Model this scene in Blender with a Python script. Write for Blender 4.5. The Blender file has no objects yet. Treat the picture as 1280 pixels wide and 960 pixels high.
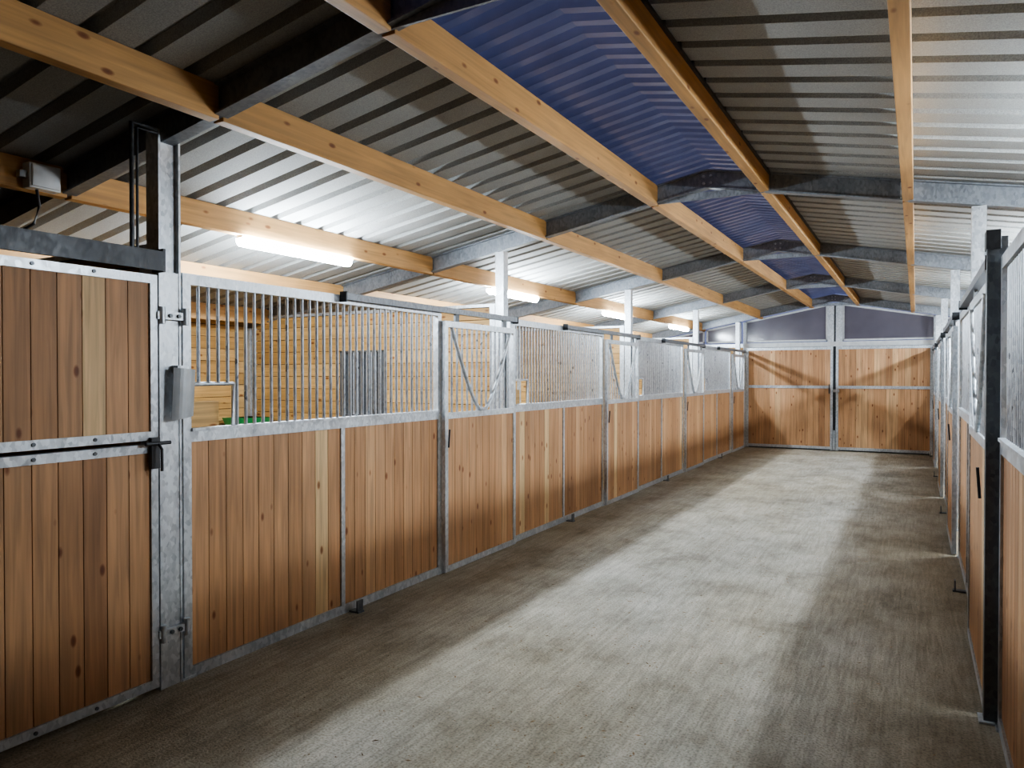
import bpy, math, random
from mathutils import Vector
random.seed(7)
sc = bpy.context.scene
COL = sc.collection

# ------------------------------------------------------------------ materials
def newmat(name):
    m = bpy.data.materials.new(name); m.use_nodes = True
    nt = m.node_tree
    b = nt.nodes['Principled BSDF']
    return m, nt, b
def node(nt, t, **kw):
    n = nt.nodes.new(t)
    for k, v in kw.items(): setattr(n, k, v)
    return n
def ramp(nt, stops):
    r = nt.nodes.new('ShaderNodeValToRGB')
    el = r.color_ramp.elements
    while len(el) < len(stops): el.new(0.5)
    for e, (p, c) in zip(el, stops):
        e.position = p; e.color = (*c, 1) if len(c) == 3 else c
    return r
def coords(nt, scale, offset_attr=None):
    tc = nt.nodes.new('ShaderNodeTexCoord')
    src = tc.outputs['Object']
    if offset_attr:
        at = node(nt, 'ShaderNodeAttribute'); at.attribute_name = offset_attr
        cm = node(nt, 'ShaderNodeVectorMath', operation='SCALE'); cm.inputs[0].default_value = (37.1, 53.7, 71.3)
        nt.links.new(at.outputs['Fac'], cm.inputs['Scale'])
        ad = node(nt, 'ShaderNodeVectorMath', operation='ADD')
        nt.links.new(src, ad.inputs[0]); nt.links.new(cm.outputs[0], ad.inputs[1])
        src = ad.outputs[0]
    mp = nt.nodes.new('ShaderNodeMapping'); mp.inputs['Scale'].default_value = scale
    nt.links.new(src, mp.inputs['Vector'])
    return mp.outputs['Vector']
def mixc(nt, fac, a, b, bt='MIX'):
    m = node(nt, 'ShaderNodeMix', data_type='RGBA', blend_type=bt)
    for sock, v in ((m.inputs[0], fac), (m.inputs[6], a), (m.inputs[7], b)):
        if hasattr(v, 'links') or isinstance(v, bpy.types.NodeSocket): nt.links.new(v, sock)
        else: sock.default_value = v if isinstance(v, float) else (*v, 1)
    return m.outputs[2]

def wood(name, axis, stops, rough=.6, grain=.35, knots=True):
    m, nt, b = newmat(name)
    sg = [38, 38, 38]; sg[axis] = 1.6
    at = node(nt, 'ShaderNodeAttribute'); at.attribute_name = 'tone'
    base = ramp(nt, stops); nt.links.new(at.outputs['Fac'], base.inputs[0])
    n1 = node(nt, 'ShaderNodeTexNoise'); n1.inputs['Scale'].default_value = 1; n1.inputs['Detail'].default_value = 5
    n1.inputs['Distortion'].default_value = .6
    nt.links.new(coords(nt, sg, 'tone'), n1.inputs['Vector'])
    g = ramp(nt, [(.3, (1-grain,)*3), (.7, (1.12, 1.1, 1.08))])
    nt.links.new(n1.outputs['Fac'], g.inputs[0])
    c = mixc(nt, 1.0, base.outputs[0], g.outputs[0], 'MULTIPLY')
    if knots:
        sk = [9, 9, 9]; sk[axis] = 4.2
        v = node(nt, 'ShaderNodeTexVoronoi'); v.inputs['Scale'].default_value = 1
        nt.links.new(coords(nt, sk, 'tone'), v.inputs['Vector'])
        k = ramp(nt, [(.0, (.28, .15, .08)), (.085, (.45, .28, .18)), (.15, (1, 1, 1))])
        nt.links.new(v.outputs['Distance'], k.inputs[0])
        c = mixc(nt, 1.0, c, k.outputs[0], 'MULTIPLY')
    n2 = node(nt, 'ShaderNodeTexNoise'); n2.inputs['Scale'].default_value = 1.3
    nt.links.new(coords(nt, (1, 1, 1)), n2.inputs['Vector'])
    l = ramp(nt, [(.3, (.86, .84, .82)), (.7, (1.08, 1.08, 1.08))]); nt.links.new(n2.outputs['Fac'], l.inputs[0])
    c = mixc(nt, 1.0, c, l.outputs[0], 'MULTIPLY')
    nt.links.new(c, b.inputs['Base Color'])
    b.inputs['Roughness'].default_value = rough
    bp = node(nt, 'ShaderNodeBump'); bp.inputs['Strength'].default_value = .15; bp.inputs['Distance'].default_value = .004
    nt.links.new(n1.outputs['Fac'], bp.inputs['Height']); nt.links.new(bp.outputs[0], b.inputs['Normal'])
    return m
FIR = [(0, (.37, .19, .09)), (.35, (.46, .25, .12)), (.75, (.54, .305, .155)), (.93, (.60, .36, .19)), (1, (.76, .55, .30))]
PINE = [(0, (.44, .25, .08)), (.5, (.52, .31, .11)), (1, (.62, .39, .155))]
PURL = [(0, (.44, .24, .08)), (.5, (.51, .285, .105)), (1, (.58, .335, .13))]
M_FIR = wood('fir_boards_vertical', 2, FIR)
M_PX = wood('pine_boards_along_x', 0, PINE)
M_PY = wood('pine_boards_along_y', 1, PINE)
M_PUR = wood('purlin_timber', 1, PURL, grain=.25)

def galv(name, lo, hi, metal=.55, rough=.42):
    m, nt, b = newmat(name)
    v = node(nt, 'ShaderNodeTexVoronoi'); v.inputs['Scale'].default_value = 60
    nt.links.new(coords(nt, (1, 1, .6)), v.inputs['Vector'])
    n = node(nt, 'ShaderNodeTexNoise'); n.inputs['Scale'].default_value = 7; n.inputs['Detail'].default_value = 6
    nt.links.new(coords(nt, (1, 1, .35)), n.inputs['Vector'])
    a = mixc(nt, .35, n.outputs['Color'], v.outputs['Color'])
    bw = node(nt, 'ShaderNodeRGBToBW'); nt.links.new(a, bw.inputs[0])
    r = ramp(nt, [(.3, lo), (.7, hi)]); nt.links.new(bw.outputs[0], r.inputs[0])
    nt.links.new(r.outputs[0], b.inputs['Base Color'])
    b.inputs['Metallic'].default_value = metal
    rr = ramp(nt, [(.3, (rough-.1,)*3), (.7, (rough+.12,)*3)]); nt.links.new(bw.outputs[0], rr.inputs[0])
    nt.links.new(rr.outputs[0], b.inputs['Roughness'])
    return m
M_GALV = galv('galvanised_steel', (.34, .37, .41), (.66, .69, .72), .55, .38)
M_BARS = galv('galvanised_bars', (.24, .26, .29), (.48, .50, .53), .6, .36)
M_STEEL = galv('rafter_steel', (.17, .185, .21), (.32, .345, .38), .5, .45)
M_BLACK = galv('black_track_steel', (.02, .022, .026), (.05, .053, .06), .3, .45)
M_TRACK = galv('track_steel', (.09, .095, .105), (.22, .23, .25), .5, .4)
M_DKPOST = galv('dark_steel', (.07, .075, .085), (.15, .16, .17), .4, .45)

def plain(name, col, rough=.5, metal=0, emit=None, strength=0, vary=.1):
    m, nt, b = newmat(name)
    n = node(nt, 'ShaderNodeTexNoise'); n.inputs['Scale'].default_value = 12
    nt.links.new(coords(nt, (1, 1, 1)), n.inputs['Vector'])
    lo = tuple(c*(1-vary) for c in col); hi = tuple(min(1, c*(1+vary)) for c in col)
    r = ramp(nt, [(.3, lo), (.7, hi)]); nt.links.new(n.outputs['Fac'], r.inputs[0])
    nt.links.new(r.outputs[0], b.inputs['Base Color'])
    b.inputs['Roughness'].default_value = rough; b.inputs['Metallic'].default_value = metal
    if emit:
        b.inputs['Emission Color'].default_value = (*emit, 1); b.inputs['Emission Strength'].default_value = strength
    return m
M_WHITE = plain('white_plastic', (.75, .76, .77), .4)
M_TUBE = plain('led_diffuser', (.9, .9, .9), .4, emit=(.80, .91, 1.0), strength=225)
M_GREEN = plain('green_plastic', (.03, .22, .06), .4)
M_DARKP = plain('dark_plastic', (.03, .03, .035), .4)
M_ABSORB = plain('bounce_absorber_black', (.05, .048, .045), .85, vary=.3)
M_BACK = plain('board_joint_shadow_gap', (.10, .05, .025), .9)
M_PAPER = plain('grey_notice', (.40, .42, .44), .35, .3)
M_TRIMW = plain('pale_trim', (.5, .51, .52), .5)

# fleece-backed roof sheet
M_SHEET, nt, b = newmat('roof_sheet_fleece')
n = node(nt, 'ShaderNodeTexNoise'); n.inputs['Scale'].default_value = 160; n.inputs['Detail'].default_value = 3
nt.links.new(coords(nt, (1, 1, 1)), n.inputs['Vector'])
n2 = node(nt, 'ShaderNodeTexNoise'); n2.inputs['Scale'].default_value = 1.2; n2.inputs['Detail'].default_value = 3
nt.links.new(coords(nt, (1, 1, 1)), n2.inputs['Vector'])
r1 = ramp(nt, [(.3, (.27, .275, .27)), (.7, (.44, .45, .44))]); nt.links.new(n.outputs['Fac'], r1.inputs[0])
r2 = ramp(nt, [(.3, (.86, .86, .86)), (.7, (1.05, 1.05, 1.05))]); nt.links.new(n2.outputs['Fac'], r2.inputs[0])
nt.links.new(mixc(nt, 1.0, r1.outputs[0], r2.outputs[0], 'MULTIPLY'), b.inputs['Base Color'])
b.inputs['Roughness'].default_value = .75

# translucent sheets lit by the dusk sky behind
def translucent(name, lo, hi, tcol, rough, fac):
    m, nt, b = newmat(name)
    n = node(nt, 'ShaderNodeTexNoise'); n.inputs['Scale'].default_value = 2.2; n.inputs['Detail'].default_value = 5
    nt.links.new(coords(nt, (1, 1, 1)), n.inputs['Vector'])
    r1 = ramp(nt, [(.3, lo), (.7, hi)]); nt.links.new(n.outputs['Fac'], r1.inputs[0])
    nt.links.new(r1.outputs[0], b.inputs['Base Color']); b.inputs['Roughness'].default_value = rough
    t = node(nt, 'ShaderNodeBsdfTranslucent'); t.inputs[0].default_value = (*tcol, 1)
    mx = node(nt, 'ShaderNodeMixShader'); mx.inputs[0].default_value = fac
    nt.links.new(b.outputs[0], mx.inputs[1]); nt.links.new(t.outputs[0], mx.inputs[2])
    nt.links.new(mx.outputs[0], nt.nodes['Material Output'].inputs['Surface'])
    return m
M_BLUE = translucent('blue_ridge_polycarbonate', (.10, .12, .25), (.30, .34, .55), (.78, .8, .92), .2, .28)
M_GLASS = translucent('dusk_glazing', (.09, .085, .10), (.13, .12, .14), (.85, .72, .68), .15, .12)

# concrete
M_CONC, nt, b = newmat('brushed_concrete')
na = node(nt, 'ShaderNodeTexNoise'); na.inputs['Scale'].default_value = 1.9; na.inputs['Detail'].default_value = 12; na.inputs['Roughness'].default_value = .75
nt.links.new(coords(nt, (1, .75, 1)), na.inputs['Vector'])
nb = node(nt, 'ShaderNodeTexNoise'); nb.inputs['Scale'].default_value = 1; nb.inputs['Detail'].default_value = 6; nb.inputs['Distortion'].default_value = .8
nt.links.new(coords(nt, (38, 2.6, 1)), nb.inputs['Vector'])
nc = node(nt, 'ShaderNodeTexNoise'); nc.inputs['Scale'].default_value = 85; nc.inputs['Detail'].default_value = 4
nt.links.new(coords(nt, (1, 1, 1)), nc.inputs['Vector'])
nd = node(nt, 'ShaderNodeTexNoise'); nd.inputs['Scale'].default_value = .45; nd.inputs['Detail'].default_value = 6
nt.links.new(coords(nt, (1.3, .5, 1)), nd.inputs['Vector'])
ra = ramp(nt, [(.34, (.25, .225, .18)), (.48, (.41, .385, .33)), (.64, (.54, .52, .465))]); nt.links.new(na.outputs['Fac'], ra.inputs[0])
rb = ramp(nt, [(.36, (.80, .795, .78)), (.62, (1.06, 1.06, 1.06))]); nt.links.new(nb.outputs['Fac'], rb.inputs[0])
rc = ramp(nt, [(.36, (.66, .65, .63)), (.5, (1.0, 1.0, 1.0)), (.66, (1.12, 1.12, 1.11))]); nt.links.new(nc.outputs['Fac'], rc.inputs[0])
rd = ramp(nt, [(.42, (1, 1, 1)), (.62, (.97, .91, .81))]); nt.links.new(nd.outputs['Fac'], rd.inputs[0])
c = mixc(nt, 1.0, ra.outputs[0], rb.outputs[0], 'MULTIPLY'); c = mixc(nt, 1.0, c, rc.outputs[0], 'MULTIPLY'); c = mixc(nt, 1.0, c, rd.outputs[0], 'MULTIPLY')
# soiling plus painted shade of the side bands by the stall fronts, noise-broken
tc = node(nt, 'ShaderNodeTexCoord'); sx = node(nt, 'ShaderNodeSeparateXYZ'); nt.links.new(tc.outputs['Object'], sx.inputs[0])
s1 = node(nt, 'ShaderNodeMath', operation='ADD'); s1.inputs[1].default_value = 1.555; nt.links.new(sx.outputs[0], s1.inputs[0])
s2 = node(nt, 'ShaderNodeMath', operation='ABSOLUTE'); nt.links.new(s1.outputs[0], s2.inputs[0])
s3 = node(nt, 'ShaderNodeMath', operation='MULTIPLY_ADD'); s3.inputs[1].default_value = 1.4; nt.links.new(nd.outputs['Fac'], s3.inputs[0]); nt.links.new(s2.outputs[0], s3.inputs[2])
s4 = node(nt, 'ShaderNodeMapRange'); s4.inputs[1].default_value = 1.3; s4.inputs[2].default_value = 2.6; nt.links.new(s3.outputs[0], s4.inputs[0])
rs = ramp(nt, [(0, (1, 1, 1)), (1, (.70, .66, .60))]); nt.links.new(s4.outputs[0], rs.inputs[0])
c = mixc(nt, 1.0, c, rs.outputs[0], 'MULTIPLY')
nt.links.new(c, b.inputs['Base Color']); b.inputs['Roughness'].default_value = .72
ad = node(nt, 'ShaderNodeMath', operation='ADD'); nt.links.new(nb.outputs['Fac'], ad.inputs[0]); nt.links.new(nc.outputs['Fac'], ad.inputs[1])
bp = node(nt, 'ShaderNodeBump'); bp.inputs['Strength'].default_value = .55; bp.inputs['Distance'].default_value = .009
nt.links.new(ad.outputs[0], bp.inputs['Height']); nt.links.new(bp.outputs[0], b.inputs['Normal'])
M_DEBRIS = plain('straw_and_grit', (.24, .16, .09), .9, vary=.4)

# ------------------------------------------------------------------ mesh builder
class B:
    def __init__(s): s.v = []; s.f = []; s.m = []; s.t = []; s.sm = []; s.mats = []
    def mi(s, m):
        if m not in s.mats: s.mats.append(m)
        return s.mats.index(m)
    def add(s, vs, fs, m, tone=.5, smooth=False):
        o = len(s.v); s.v += [tuple(x) for x in vs]; k = s.mi(m)
        for f in fs: s.f.append([o+i for i in f]); s.m.append(k); s.t.append(tone); s.sm.append(smooth)
    def box(s, x0, x1, y0, y1, z0, z1, m, tone=.5):
        x0, x1 = sorted((x0, x1)); y0, y1 = sorted((y0, y1)); z0, z1 = sorted((z0, z1))
        vs = [(x, y, z) for x in (x0, x1) for y in (y0, y1) for z in (z0, z1)]
        s.add(vs, [(0, 1, 3, 2), (4, 6, 7, 5), (0, 4, 5, 1), (2, 3, 7, 6), (0, 2, 6, 4), (1, 5, 7, 3)], m, tone)
    def hexa(s, b4, t4, m, tone=.5):
        s.add(list(b4)+list(t4), [(3, 2, 1, 0), (4, 5, 6, 7), (0, 1, 5, 4), (1, 2, 6, 5), (2, 3, 7, 6), (3, 0, 4, 7)], m, tone)
    def tube(s, pts, r, m, seg=8, cap=True):
        pts = [Vector(p) for p in pts]; rings = []
        for i, p in enumerate(pts):
            d = (pts[min(i+1, len(pts)-1)] - pts[max(i-1, 0)]).normalized()
            up = Vector((0, 0, 1)) if abs(d.z) < .9 else Vector((1, 0, 0))
            a = d.cross(up).normalized(); c = d.cross(a)
            rings.append([p + r*(math.cos(2*math.pi*k/seg)*a + math.sin(2*math.pi*k/seg)*c) for k in range(seg)])
        vs = [q for rg in rings for q in rg]; fs = []
        for i in range(len(pts)-1):
            for k in range(seg):
                fs.append((i*seg+k, i*seg+(k+1) % seg, (i+1)*seg+(k+1) % seg, (i+1)*seg+k))
        s.add(vs, fs, m, .5, True)
        if cap:
            s.add(rings[0], [tuple(range(seg))[::-1]], m); s.add(rings[-1], [tuple(range(seg))], m)
    def obj(s, name, parent=None, bevel=0):
        me = bpy.data.meshes.new(name); me.from_pydata(s.v, [], s.f)
        for m in s.mats: me.materials.append(m)
        me.polygons.foreach_set('material_index', s.m); me.polygons.foreach_set('use_smooth', s.sm)
        a = me.attributes.new('tone', 'FLOAT', 'FACE'); a.data.foreach_set('value', s.t)
        me.update()
        o = bpy.data.objects.new(name, me); COL.objects.link(o)
        if parent: o.parent = parent
        if bevel:
            md = o.modifiers.new('bevel', 'BEVEL'); md.width = bevel; md.segments = 2; md.limit_method = 'ANGLE'
        return o

# ------------------------------------------------------------------ dimensions
XL, XR = -3.456, .345         # aisle faces of the stall fronts
XOL, XOR = -7.10, 3.99        # outer walls
XC = -1.555                   # ridge
YF, YE = -4.75, 17.50
FR = [-1.09, 2.55, 6.27, 9.90, 13.53, 17.16]
K = .185
def zs(x): return 3.385 - K*abs(x-XC)      # underside of roof sheet
H = 2.2

# ------------------------------------------------------------------ shell
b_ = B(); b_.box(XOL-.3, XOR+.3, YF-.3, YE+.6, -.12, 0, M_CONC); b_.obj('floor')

def hboards_x(bd, y0, y1, x0, x1, z0, z1, mat):   # wall in XZ plane, boards along X
    bd.box(x0, x1, (y0+y1)/2-.004, (y0+y1)/2+.004, z0, z1, M_BACK)
    z = z0
    while z < z1-.01:
        h = min(.14, z1-z)
        bd.box(x0, x1, y0, y1, z, z+h-.008, mat, random.random()); z += .14
def hboards_y(bd, x0, x1, y0, y1, z0, z1, mat):
    bd.box((x0+x1)/2-.004, (x0+x1)/2+.004, y0, y1, z0, z1, M_BACK)
    z = z0
    while z < z1-.01:
        h = min(.14, z1-z)
        yy = y0
        while yy < y1-.01:
            ye = min(y1, yy+3.63)
            bd.box(x0, x1, yy, ye-.004, z, z+h-.008, mat, random.random()); yy = ye
        z += .14
w = B(); hboards_y(w, XOL-.04, XOL, YF, YE, 0, 2.33, M_PY); w.obj('wall_left')
w = B(); hboards_y(w, XOR, XOR+.04, YF, YE, 0, 2.33, M_PY); w.obj('wall_right')
w = B(); hboards_x(w, YF-.04, YF, XOL, XOR, 0, 2.3, M_PX)
w.add([(XOL, YF, 2.3), (XOR, YF, 2.3), (XOR, YF, zs(XOR)), (XC, YF, zs(XC)), (XOL, YF, zs(XOL))], [(0, 1, 2, 3, 4)], M_SHEET); w.obj('wall_front')

# back wall : boarding behind the stalls, glazed gable
w = B()
hboards_x(w, YE, YE+.04, XOL, XL, 0, 2.3, M_PX)
hboards_x(w, YE, YE+.04, XR, XOR, 0, 2.3, M_PX)
w.box(XOL, XOR, YE-.03, YE+.05, 2.29, 2.37, M_GALV)
w.obj('wall_back')
def gable_pane(x0, x1):
    w = B(); y = YE+.0
    zb = 2.40
    def q(xa, xb, za, zb_, zc_, zd, yo, yo2, mat):
        w.hexa([(xa, yo, za), (xb, yo, zb_), (xb, yo2, zb_), (xa, yo2, za)], [(xa, yo, zd), (xb, yo, zc_), (xb, yo2, zc_), (xa, yo2, zd)], mat)
    w.add([(x0, y+.02, zb), (x1, y+.02, zb), (x1, y+.02, zs(x1)-.15), (x0, y+.02, zs(x0)-.15)], [(0, 1, 2, 3)], M_GLASS)
    q(x0, x1, zb, zb, zb+.035, zb+.035, y-.01, y+.04, M_TRIMW)
    q(x0, x1, zs(x0)-.19, zs(x1)-.19, zs(x1)-.15, zs(x0)-.15, y-.01, y+.04, M_TRIMW)
    q(x0, x0+.035, zb, zb, zs(x0)-.15, zs(x0)-.15, y-.01, y+.04, M_TRIMW)
    q(x1-.035, x1, zb, zb, zs(x1)-.15, zs(x1)-.15, y-.01, y+.04, M_TRIMW)
    w.obj('window_pane')
for i, (a, c) in enumerate([(XL, XC-.15), (XC+.15, XR), (-4.35, XL-.1), (-5.3, -4.4), (XR+.1, 1.3), (1.35, 2.3)]):
    gable_pane(a, c); bpy.data.objects['window_pane'].name = 'window_%d' % (i+1)

# ceiling : box profile sheets
def profile(y0, y1, pitch, rib_b, rib_t, h):
    p = [(y0, 0)]; y = y0 + pitch*.5
    while y < y1-rib_b:
        p += [(y-rib_b/2, 0), (y-rib_t/2, h), (y+rib_t/2, h), (y+rib_b/2, 0)]; y += pitch
    p.append((y1, 0)); return p
def sheet(bd, prof, xa, za, xb, zb, mat, nseg=1):
    vs = []; 
    for (y, h) in prof: vs += [(xa, y, za+h), (xb, y, zb+h)]
    fs = [(2*i, 2*i+1, 2*i+3, 2*i+2) for i in range(len(prof)-1)]
    bd.add(vs, fs, mat)
prof = profile(YF, YE+.4, .25, .085, .06, .06)
w = B()
RL, RR = -2.06, -1.05
sheet(w, prof, RL, zs(RL)+.001, XOL-.3, zs(XOL-.3)+.001, M_SHEET)
sheet(w, prof, RR, zs(RR)+.001, XOR+.3, zs(XOR+.3)+.001, M_SHEET)
w.obj('ceiling')
w = B()
prof2 = profile(YF, YE+.4, .15, .09, .04, .055)
dz = .045
sheet(w, prof2, XC, zs(XC)+dz+.03, RL-.12, zs(RL-.12)+dz+.03, M_BLUE)
sheet(w, prof2, XC, zs(XC)+dz+.03, RR+.12, zs(RR+.12)+dz+.03, M_BLUE)
w.obj('ridge_skylight')
w = B()
for x in (RL+.0, RR-.0):
    y = YF
    while y < YE+.3:
        w.box(x-.008, x+.008, y, y+.05, zs(x)-.01, zs(x)+.05, M_DARKP); y += .09
    w.box(x-.01, x+.01, YF, YE+.3, zs(x)-.02, zs(x)+.0, M_DARKP)
w.obj('ridge_vent_strip')

# purlins
PX = [-6.75, -5.60, -4.40, -3.10, -2.02, -1.09, -.06, 1.28, 2.49, 3.64]
ys = [YF] + FR + [YE]
for x in PX:
    w = B(); hw = .036
    for a, c in zip(ys[:-1], ys[1:]):
        a2, c2 = a+.012, c-.012
        t = random.random()
        w.hexa([(x-hw, a2, zs(x-hw)-.165), (x+hw, a2, zs(x-hw)-.165), (x+hw, c2, zs(x-hw)-.165), (x-hw, c2, zs(x-hw)-.165)],
               [(x-hw, a2, zs(x-hw)-.002), (x+hw, a2, zs(x+hw)-.002), (x+hw, c2, zs(x+hw)-.002), (x-hw, c2, zs(x-hw)-.002)], M_PUR, t)
    w.obj('roof_purlin', bevel=.004)

# portal frames
def slopebox(bd, xa, xb, ya, yb, o0, o1, mat):
    bd.hexa([(xa, ya, zs(xa)+o0), (xb, ya, zs(xb)+o0), (xb, yb, zs(xb)+o0), (xa, yb, zs(xa)+o0)],
            [(xa, ya, zs(xa)+o1), (xb, ya, zs(xb)+o1), (xb, yb, zs(xb)+o1), (xa, yb, zs(xa)+o1)], mat)
for i, y in enumerate(FR):
    w = B()
    for xa, xb in ((XOL+.02, XC), (XC, XOR-.02)):
        slopebox(w, xa, xb, y-.005, y+.005, -.15, -.004, M_STEEL)
        slopebox(w, xa, xb, y-.04, y+.04, -.158, -.146, M_STEEL)
        slopebox(w, xa, xb, y-.04, y+.04, -.012, -.002, M_STEEL)
    # apex haunch plate and flange
    xa, xb = XC-.46, XC+.46; zb = zs(xa)-.16
    w.hexa([(xa, y-.007, zb), (xb, y-.007, zb), (xb, y+.007, zb), (xa, y+.007, zb)],
           [(XC-.3, y-.007, zb+.06), (XC+.3, y-.007, zb+.06), (XC+.3, y+.007, zb+.06), (XC-.3, y+.007, zb+.06)], M_STEEL)
    for xb_ in (XC-.03, XC+.03):
        for zz in (3.27, 3.33): w.tube([(xb_, y-.02, zz), (xb_, y+.02, zz)], .012, M_GALV, 6)
    # purlin cleats
    for x in PX:
        w.box(x-.05, x-.04, y-.09, y+.09, zs(x)-.14, zs(x)-.03, M_GALV)
    # legs at outer walls
    for x in (XOL+.06, XOR-.06):
        w.box(x-.045, x+.045, y-.045, y+.045, 0, zs(x)-.16, M_GALV)
    # intermediate uprights at the stall fronts
    xl = XL-.045 if i == 1 else XL-.10
    wd = .06 if i == 1 else .045
    if i != 1:
        w.box(xl-.045, xl+.045, y-wd, y+wd, 0, zs(xl)-.165, M_GALV)
    else:   # open H column beside the yard door
        zt = zs(xl)-.10
        w.box(xl-.05, xl+.05, y-.075, y-.063, 0, zt, M_GALV)
        w.box(xl-.05, xl+.05, y+.043, y+.055, 0, zt, M_GALV)
        w.box(xl-.012, xl+.022, y-.063, y+.043, 0, zt, M_GALV)
        w.box(xl+.03, xl+.046, y-.063, y+.043, 0, 2.19, M_GALV)
    if i > 0:
        xr = XR+.045
        w.box(xr-.045, xr+.045, y-.045, y+.045, 0, zs(xr)-.165, M_GALV)
    w.obj('portal_frame')

# ------------------------------------------------------------------ stall fronts
def vboards(bd, x0, x1, y0, y1, z0, z1, bw=.118):
    n = max(1, round((y1-y0)/bw)); d = (y1-y0)/n
    xm = (x0+x1)/2
    bd.box(xm-.006, xm+.006, y0, y1, z0, z1, M_BACK)
    for k in range(n):
        t = min(.9, max(0, random.gauss(.5, .27)))
        if random.random() < .045: t = .98
        bd.box(x0, x1, y0+k*d+.0022, y0+(k+1)*d-.0022, z0, z1, M_FIR, t)

def panel(X, s, y0, y1, hatch=False, mull=None):
    """fixed stall front : aisle face at X, s=+1 if the aisle lies towards +X"""
    w = B(); xo, xi = X, X-s*.05
    for y in (y0, y1-.05):
        w.box(xo, xi, y, y+.05, 0, H, M_GALV)
        w.box(xo+s*.01, xi-s*.02, y-.02, y+.07, 0, .012, M_GALV)
    a, c = y0+.05, y1-.05
    for z0, z1 in ((.0, .06), (1.285, 1.345), (2.14, 2.2)): w.box(xo, xi, a, c, z0, z1, M_GALV)
    w.box(xo+s*.012, xi, a, c, 1.345, 1.36, M_GALV)
    m = mull or (a+c)/2
    w.box(xo, xi, m-.018, m+.018, .06, 1.285, M_GALV)
    vboards(w, X-s*.012, X-s*.042, a, m-.018, .06, 1.285)
    vboards(w, X-s*.012, X-s*.042, m+.018, c, .06, 1.285)
    n = round((c-a)/.066); d = (c-a)/n; xb = X-s*.025
    hy = a+.30
    for k in range(1, n):
        y = a+k*d; zb = 1.345
        if hatch and y < hy: zb = 1.60
        w.tube([(xb, y, zb), (xb, y, 2.14)], .011, M_BARS, 6, False)
    if hatch:
        w.tube([(xb, a, 1.60), (xb, hy, 1.60), (xb, hy, 1.345)], .013, M_GALV)
        w.box(xb-s*.06, xb-s*.07, a, hy-.05, 1.36, 1.50, M_PY, .8)
    w.obj('stall_front_panel')

def door(X, s, y0, y1, full=True, track=None, guide=None):
    w = B(); xo, xi = X+s*.05, X+s*.012
    z0, z1, zm = .01, 2.10, 1.285
    w.box(xo, xi, y0, y0+.045, z0, z1, M_GALV); w.box(xo, xi, y1-.045, y1, z0, z1, M_GALV)
    a, c = y0+.045, y1-.045
    for p, q in ((z0, z0+.05), (zm, zm+.05), (z1-.05, z1)): w.box(xo, xi, a, c, p, q, M_GALV)
    vboards(w, X+s*.042, X+s*.018, a, c, z0+.05, zm)
    xb = X+s*.031; ym = (a+c)/2; zb = zm+.06; zt = z1-.05
    def half(z):
        t = (z-zb)/(zt-zb); return .05+(c-a)*.40*t**.75 if t > 0 else .05
    pts = [(xb+s*.012, ym-half(zb+(zt-zb)*i/12), zb+(zt-zb)*i/12) for i in range(12, -1, -1)]
    pts += [(xb+s*.012, ym+half(zb+(zt-zb)*i/12), zb+(zt-zb)*i/12) for i in range(0, 13)]
    w.tube(pts, .017, M_GALV)
    n = round((c-a)/.08); d = (c-a)/n
    for k in range(1, n):
        y = a+k*d; off = abs(y-ym); top = zt
        if not full:
            if off < .05: continue
            t = ((off-.05)/((c-a)*.40))
            if t < 1: top = zb+(zt-zb)*min(1, t**(1/.75))
        w.tube([(xb, y, zm+.05), (xb, y, top)], .010, M_BARS, 6, False)
    # handle bolt
    w.tube([(xo+s*.02, y0+.022, 1.05), (xo+s*.03, y0+.022, 1.2)], .008, M_DARKP, 6)
    # rollers + sliding track
    for y in (y0+.2, y1-.2): w.box(X+s*.022, X+s*.04, y-.03, y+.03, 2.09, 2.17, M_DKPOST)
    t0, t1 = track
    w.box(X+s*.055, X+s*.004, t0, t1, 2.165, 2.21, M_TRACK)
    w.box(X+s*.06, X+s*.002, t0-.012, t0, 2.15, 2.22, M_BLACK); w.box(X+s*.06, X+s*.002, t1, t1+.012, 2.15, 2.22, M_BLACK)
    # floor guide
    g = guide
    w.box(X+s*.005, X+s*.09, g-.03, g+.03, 0, .012, M_DKPOST); w.box(X+s*.07, X+s*.08, g-.03, g+.03, .0, .085, M_DKPOST)
    w.obj('sliding_stall_door')

S = [2.62, 6.31, 9.94, 13.57]; E = [6.31, 9.94, 13.57, 17.20]
for i, (a, e) in enumerate(zip(S, E)):
    dstart = e-1.23
    panel(XL, 1, a, dstart, hatch=True, mull=dstart-1.2)
    w = B(); w.box(XL, XL-.05, e-.05, e-.002, 0, 2.2, M_GALV); w.obj('stall_post')
    door(XL, 1, dstart-.02, e-.03, full=(i == 0), track=(dstart-1.22, e), guide=dstart-1.12)
# right side (door on the nearer half, fixed panel beyond)
panel(XR, -1, .55, 4.11)
for i in range(4):
    d0 = 4.17+3.63*i; p0 = d0+1.28; p1 = min(d0+3.62, 17.2)
    door(XR, -1, d0+.04, p0+.02, full=(i == 0), track=(d0, min(d0+2.45, 17.2)), guide=min(d0+2.37, 17.15))
    if p1-p0 > .3: panel(XR, -1, p0, p1)
w = B(); w.box(XR-.055, XR+.03, 4.12, 4.185, 0, 2.30, M_DKPOST); w.box(XR-.06, XR+.0, 4.10, 4.20, 2.24, 2.33, M_BLACK)
w.box(XR-.075, XR+.03, 4.10, 4.21, 0, .012, M_GALV); w.obj('dark_steel_post', bevel=.003)

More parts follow.
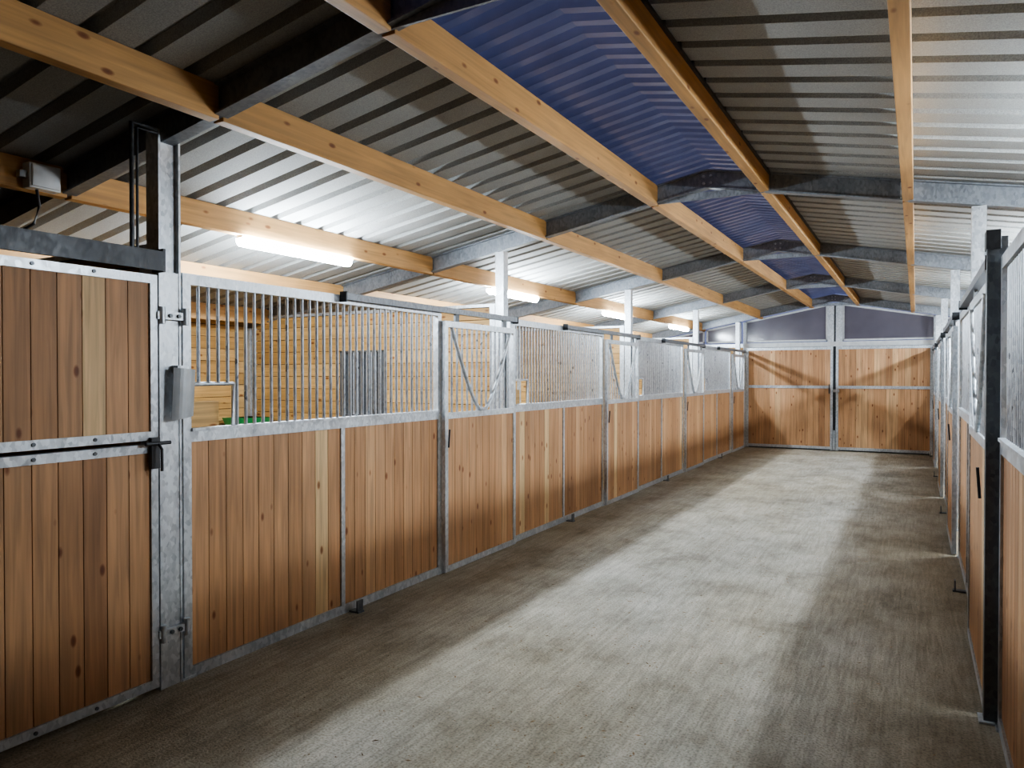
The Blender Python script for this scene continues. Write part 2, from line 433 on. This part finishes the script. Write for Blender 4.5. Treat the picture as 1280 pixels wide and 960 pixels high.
# partitions between stalls
def partition(x0, x1, y, grille=False):
    w = B()
    ga, gb, gz0, gz1 = -5.60, -4.98, 1.22, 1.92
    top = 2.32
    if grille:
        hboards_x(w, y-.02, y+.02, x0, x1, 0, 1.22, M_PX)
        hboards_x(w, y-.02, y+.02, x0, ga, 1.22, 1.92, M_PX)
        hboards_x(w, y-.02, y+.02, gb, x1, 1.22, 1.92, M_PX)
        hboards_x(w, y-.02, y+.02, x0, x1, 1.92, top, M_PX)
        w.box(ga, ga+.03, y-.035, y+.035, gz0, gz1, M_DKPOST); w.box(gb-.03, gb, y-.035, y+.035, gz0, gz1, M_DKPOST)
        w.box(ga, gb, y-.035, y+.035, gz0-.02, gz0, M_DKPOST); w.box(ga, gb, y-.035, y+.035, gz1-.02, gz1, M_DKPOST)
        w.box((ga+gb)/2-.02, (ga+gb)/2+.02, y-.03, y+.03, gz0, gz1, M_DKPOST)
        w.box(ga, gb, y+.01, y+.02, gz0, gz1, M_DKPOST)
        for k in range(1, 10):
            x = ga+(gb-ga)*k/10; w.tube([(x, y-.02, gz0), (x, y-.02, gz1)], .009, M_BARS, 8, False)
    else:
        hboards_x(w, y-.02, y+.02, x0, x1, 0, top, M_PX)
    for x in (x0+.03, x1-.03, (x0+x1)/2) if not grille else (x0+.03, x1-.03):
        w.box(x-.03, x+.03, y-.03, y+.03, 0, top, M_GALV)
    w.box(x0, x1, y-.03, y+.03, top, top+.03, M_GALV)
    w.obj('stall_partition')
for i, y in enumerate(FR[1:5]):
    yy = y if i else 2.55
    partition(XOL+.12, XL-.16, yy, grille=(i == 1))
    partition(XR+.12, XOR-.12, yy)

# dark mats added on the unseen stall floors to soak up bounce light
for k in range(4):
    a, c = FR[1+k]+.06, FR[2+k]-.06
    for x0, x1 in ((XOL+.13, XL-.17), (XR+.13, XOR-.13)):
        w = B(); nx, ny = 3, 2
        for ix in range(nx):
            for iy in range(ny):
                xa = x0+(x1-x0)*ix/nx; ya = a+(c-a)*iy/ny
                w.box(xa+.003, xa+(x1-x0)/nx-.003, ya+.003, ya+(c-a)/ny-.003, 0, .018, M_ABSORB)
        w.obj('added_bounce_absorber_mat')

# corner feed manger in first stall
w = B(); cx, cy = XOL+.12, 6.2
n = 10
ring = lambda R, z: [(cx+R*math.sin(math.pi/2*k/n), cy-R*math.cos(math.pi/2*k/n), z) for k in range(n+1)] + [(cx, cy, z)]
A, Bt, In = ring(.40, 1.16), ring(.26, .88), ring(.36, 1.16)
L = n+2; vs = A+Bt+In+ring(.22, .91)
fs = [(k, (k+1) % L, L+(k+1) % L, L+k) for k in range(L)] + [(k, 2*L+k, 2*L+(k+1) % L, (k+1) % L) for k in range(L)] \
   + [(2*L+k, 3*L+k, 3*L+(k+1) % L, 2*L+(k+1) % L) for k in range(L)] + [tuple(range(3*L, 4*L)), tuple(range(L, 2*L))[::-1]]
w.add(vs, fs, M_GREEN); w.obj('corner_feed_manger')

# ------------------------------------------------------------------ near split door on the left
w = B(); X = XL; y0, y1 = .06, 2.455
def leaf(z0, z1):
    xo, xi = X+.02, X-.03
    w.box(xo, xi, y0, y0+.05, z0, z1, M_GALV); w.box(xo, xi, y1-.04, y1, z0, z1, M_GALV)
    w.box(xo, xi, y0+.05, y1-.04, z0, z0+.045, M_GALV); w.box(xo, xi, y0+.05, y1-.04, z1-.045, z1, M_GALV)
    vboards(w, X+.008, X-.022, y0+.05, y1-.04, z0+.045, z1-.045, .116)
leaf(.03, 1.295); leaf(1.315, 2.165)
for z in (1.273, 1.34, 2.145, .05):
    y = 1.0
    while y < 2.4: w.tube([(X+.018, y, z), (X+.026, y, z)], .009, M_DKPOST, 8); y += .28
w.obj('split_stable_door')
w = B()  # bolt
w.box(X+.02, X+.045, 2.40, 2.45, 1.17, 1.33, M_DARKP); w.tube([(X+.055, 2.36, 1.30), (X+.055, 2.50, 1.30)], .010, M_DARKP)
w.tube([(X+.055, 2.43, 1.30), (X+.085, 2.43, 1.27), (X+.085, 2.43, 1.16)], .008, M_DARKP)
w.obj('door_bolt', bevel=.003)
w = B()
for z in (.30, 1.96):
    w.box(X+.002, X+.03, 2.45, 2.64, z-.02, z+.02, M_GALV)
    for y in (2.475, 2.615): w.tube([(X+.028, y, z-.045), (X+.028, y, z+.045)], .016, M_GALV)
    for y in (2.52, 2.57): w.tube([(X+.03, y, z), (X+.042, y, z)], .011, M_DKPOST, 6)
w.obj('door_hinge')
w = B()  # sliding track over the near door
w.box(X-.03, X+.06, -.9, 2.46, 2.20, 2.285, M_BLACK); w.box(X+.04, X+.06, -.9, 2.46, 2.185, 2.2, M_BLACK)
w.box(X-.03, X+.06, 2.46, 2.475, 2.18, 2.30, M_BLACK)
w.tube([(X, 2.33, 2.285), (X, 2.33, 2.92), (X, 2.47, 2.92)], .011, M_DKPOST); w.tube([(X, 2.36, 2.285), (X, 2.36, 2.90), (X, 2.47, 2.90)], .007, M_DKPOST)
w.obj('door_track')
w = B()  # post and near wall on the left behind camera
w.box(X-.05, X+.02, -.01, .05, 0, 2.2, M_GALV)
hboards_y(w, X-.04, X, YF, -.02, 0, 2.2, M_PY)
w.obj('wall_aisle_left')
w = B(); hboards_y(w, XR, XR+.04, YF, .5, 0, 2.2, M_PY); w.obj('wall_aisle_right')

# notice sheet folded over the latch
w = B()
vs = []; n = 8
for k in range(n+1):
    t = k/n; y = 2.515+.13*t; x = X+.045+.02*math.sin(t*3.0)
    vs += [(x, y, 1.41+.02*t), (x+.004, y+.012, 1.69-.012*t), (x-.004, y, 1.41+.02*t), (x, y+.012, 1.69-.012*t)]
fs = []
for k in range(n):
    a = 4*k; fs += [(a, a+4, a+5, a+1), (a+2, a+3, a+7, a+6), (a, a+2, a+6, a+4), (a+1, a+5, a+7, a+3)]
w.add(vs, fs, M_PAPER, smooth=False); w.box(X+.002, X+.05, 2.55, 2.60, 1.66, 1.70, M_GALV); w.obj('notice_sheet')

# junction box on the purlin beside the first frame, with its hanging cable
w = B(); jx = -4.40+.037
w.box(jx, jx+.07, 2.29, 2.46, 2.69, 2.83, M_WHITE); w.box(jx+.07, jx+.082, 2.30, 2.45, 2.70, 2.82, M_WHITE)
w.box(jx+.012, jx+.05, 2.25, 2.29, 2.74, 2.78, M_PAPER)
w.tube([(jx+.03, 2.35, 2.69), (jx+.035, 2.36, 2.60), (jx+.02, 2.34, 2.50), (jx-.05, 2.28, 2.44), (jx-.14, 2.20, 2.46), (jx-.2, 2.1, 2.52), (jx-.24, 2.02, 2.56)], .009, M_DARKP)
w.obj('junction_box', bevel=.004)

# ------------------------------------------------------------------ end gates
w = B(); Y = YE-.06
def gate(x0, x1):
    yo, yi = Y-.05, Y
    w.box(x0, x0+.05, yo, yi, .01, 2.27, M_GALV); w.box(x1-.05, x1, yo, yi, .01, 2.27, M_GALV)
    for p, q in ((.03, .09), (1.36, 1.42), (2.21, 2.27)): w.box(x0+.05, x1-.05, yo, yi, p, q, M_GALV)
    for za, zb in ((.09, 1.36), (1.42, 2.21)):
        w.box(x0+.05, x1-.05, Y-.02, Y-.012, za, zb, M_BACK)
        n = round((x1-x0-.1)/.118); d = (x1-x0-.1)/n
        for k in range(n):
            t = min(.94, max(0, random.gauss(.6, .25)))
            w.box(x0+.05+k*d+.002, x0+.05+(k+1)*d-.002, Y-.035, Y-.008, za, zb, M_FIR, t)
gate(XL+.04, XC-.03); gate(XC+.03, XR-.04)
w.box(XC-.02, XC+.02, Y-.08, Y-.05, .02, .45, M_GALV); w.tube([(XC-.1, Y-.07, 1.25), (XC-.1, Y-.07, 1.45)], .012, M_DARKP)
w.box(XC-.02, XC+.1, Y-.08, Y-.05, 1.28, 1.34, M_GALV)
w.obj('door_1')
w = B()
w.box(XC-.15, XC-.02, YE-.04, YE+.06, 2.27, zs(XC)-.17, M_GALV); w.box(XC+.02, XC+.15, YE-.04, YE+.06, 2.27, zs(XC)-.17, M_GALV)
w.box(XC-.02, XC+.02, YE-.0, YE+.06, 2.27, zs(XC)-.17, M_DKPOST)
w.box(XL-.02, XR+.02, YE-.06, YE-.03, 2.28, 2.38, M_TRIMW)
w.box(XL-.04, XL+.03, YE-.05, YE+.05, 0, zs(XL)-.17, M_GALV); w.box(XR-.03, XR+.04, YE-.05, YE+.05, 0, zs(XR)-.17, M_GALV)
w.obj('trim_1')
# sheet behind gate so that the aisle is closed
w = B(); w.box(XL, XR, YE+.0, YE+.03, 0, 2.29, M_DKPOST); w.obj('wall_back_gate_lining')

# ------------------------------------------------------------------ tube lights
def lamp(x, y):
    z = zs(x-.036)-.165
    w = B()
    w.box(x-.03, x+.03, y, y+1.2, z-.02, z-.002, M_WHITE)
    n = 5; vs = []
    for yy in (y+.008, y+1.192):
        for k in range(n+1):
            a = math.pi*k/n; vs.append((x-.05*math.cos(a), yy, z-.022-.06*math.sin(a)))
    L = n+1
    fs = [(k, k+1, L+k+1, L+k) for k in range(n)] + [tuple(range(L))[::-1], tuple(range(L, 2*L))]
    w.add(vs, fs, M_TUBE)
    w.obj('tube_light')
for i in range(4):
    lamp(-4.40, 3.82+3.65*i); lamp(1.28, 3.82+3.65*i)

# debris on the floor
w = B()
for k in range(3000):
    x = random.gauss(-1.5, .8); y = random.uniform(1.2, 16.5)
    if not (XL+.1 < x < XR-.1): continue
    r = random.uniform(.0015, .0055); a = random.uniform(0, 6.28); l = r*random.choice((1, 1, 1.5, 3.5))
    ca, sa = math.cos(a), math.sin(a)
    w.add([(x+l*ca, y+l*sa, .0005), (x-r*sa, y+r*ca, .0005), (x-l*ca, y-l*sa, .0005), (x+r*sa, y-r*ca, .0005), (x, y, r*.9)],
          [(0, 1, 4), (1, 2, 4), (2, 3, 4), (3, 0, 4)], M_DEBRIS)
w.obj('floor_debris')

# ------------------------------------------------------------------ world, camera
wd = bpy.data.worlds.new('dusk'); sc.world = wd; wd.use_nodes = True
wd.node_tree.nodes['Background'].inputs[0].default_value = (.12, .14, .25, 1)
wd.node_tree.nodes['Background'].inputs[1].default_value = 1.0
cam = bpy.data.cameras.new('camera'); co = bpy.data.objects.new('camera', cam); COL.objects.link(co)
cam.sensor_width = 36; cam.lens = 36*920/1280; cam.clip_start = .05
co.location = (0, 0, 1.649)
co.rotation_euler = (math.radians(90-.685), 0, math.radians(28.76))
sc.camera = co
sc.view_settings.view_transform = 'AgX'
sc.view_settings.look = 'AgX - Medium High Contrast'
sc.view_settings.exposure = .75
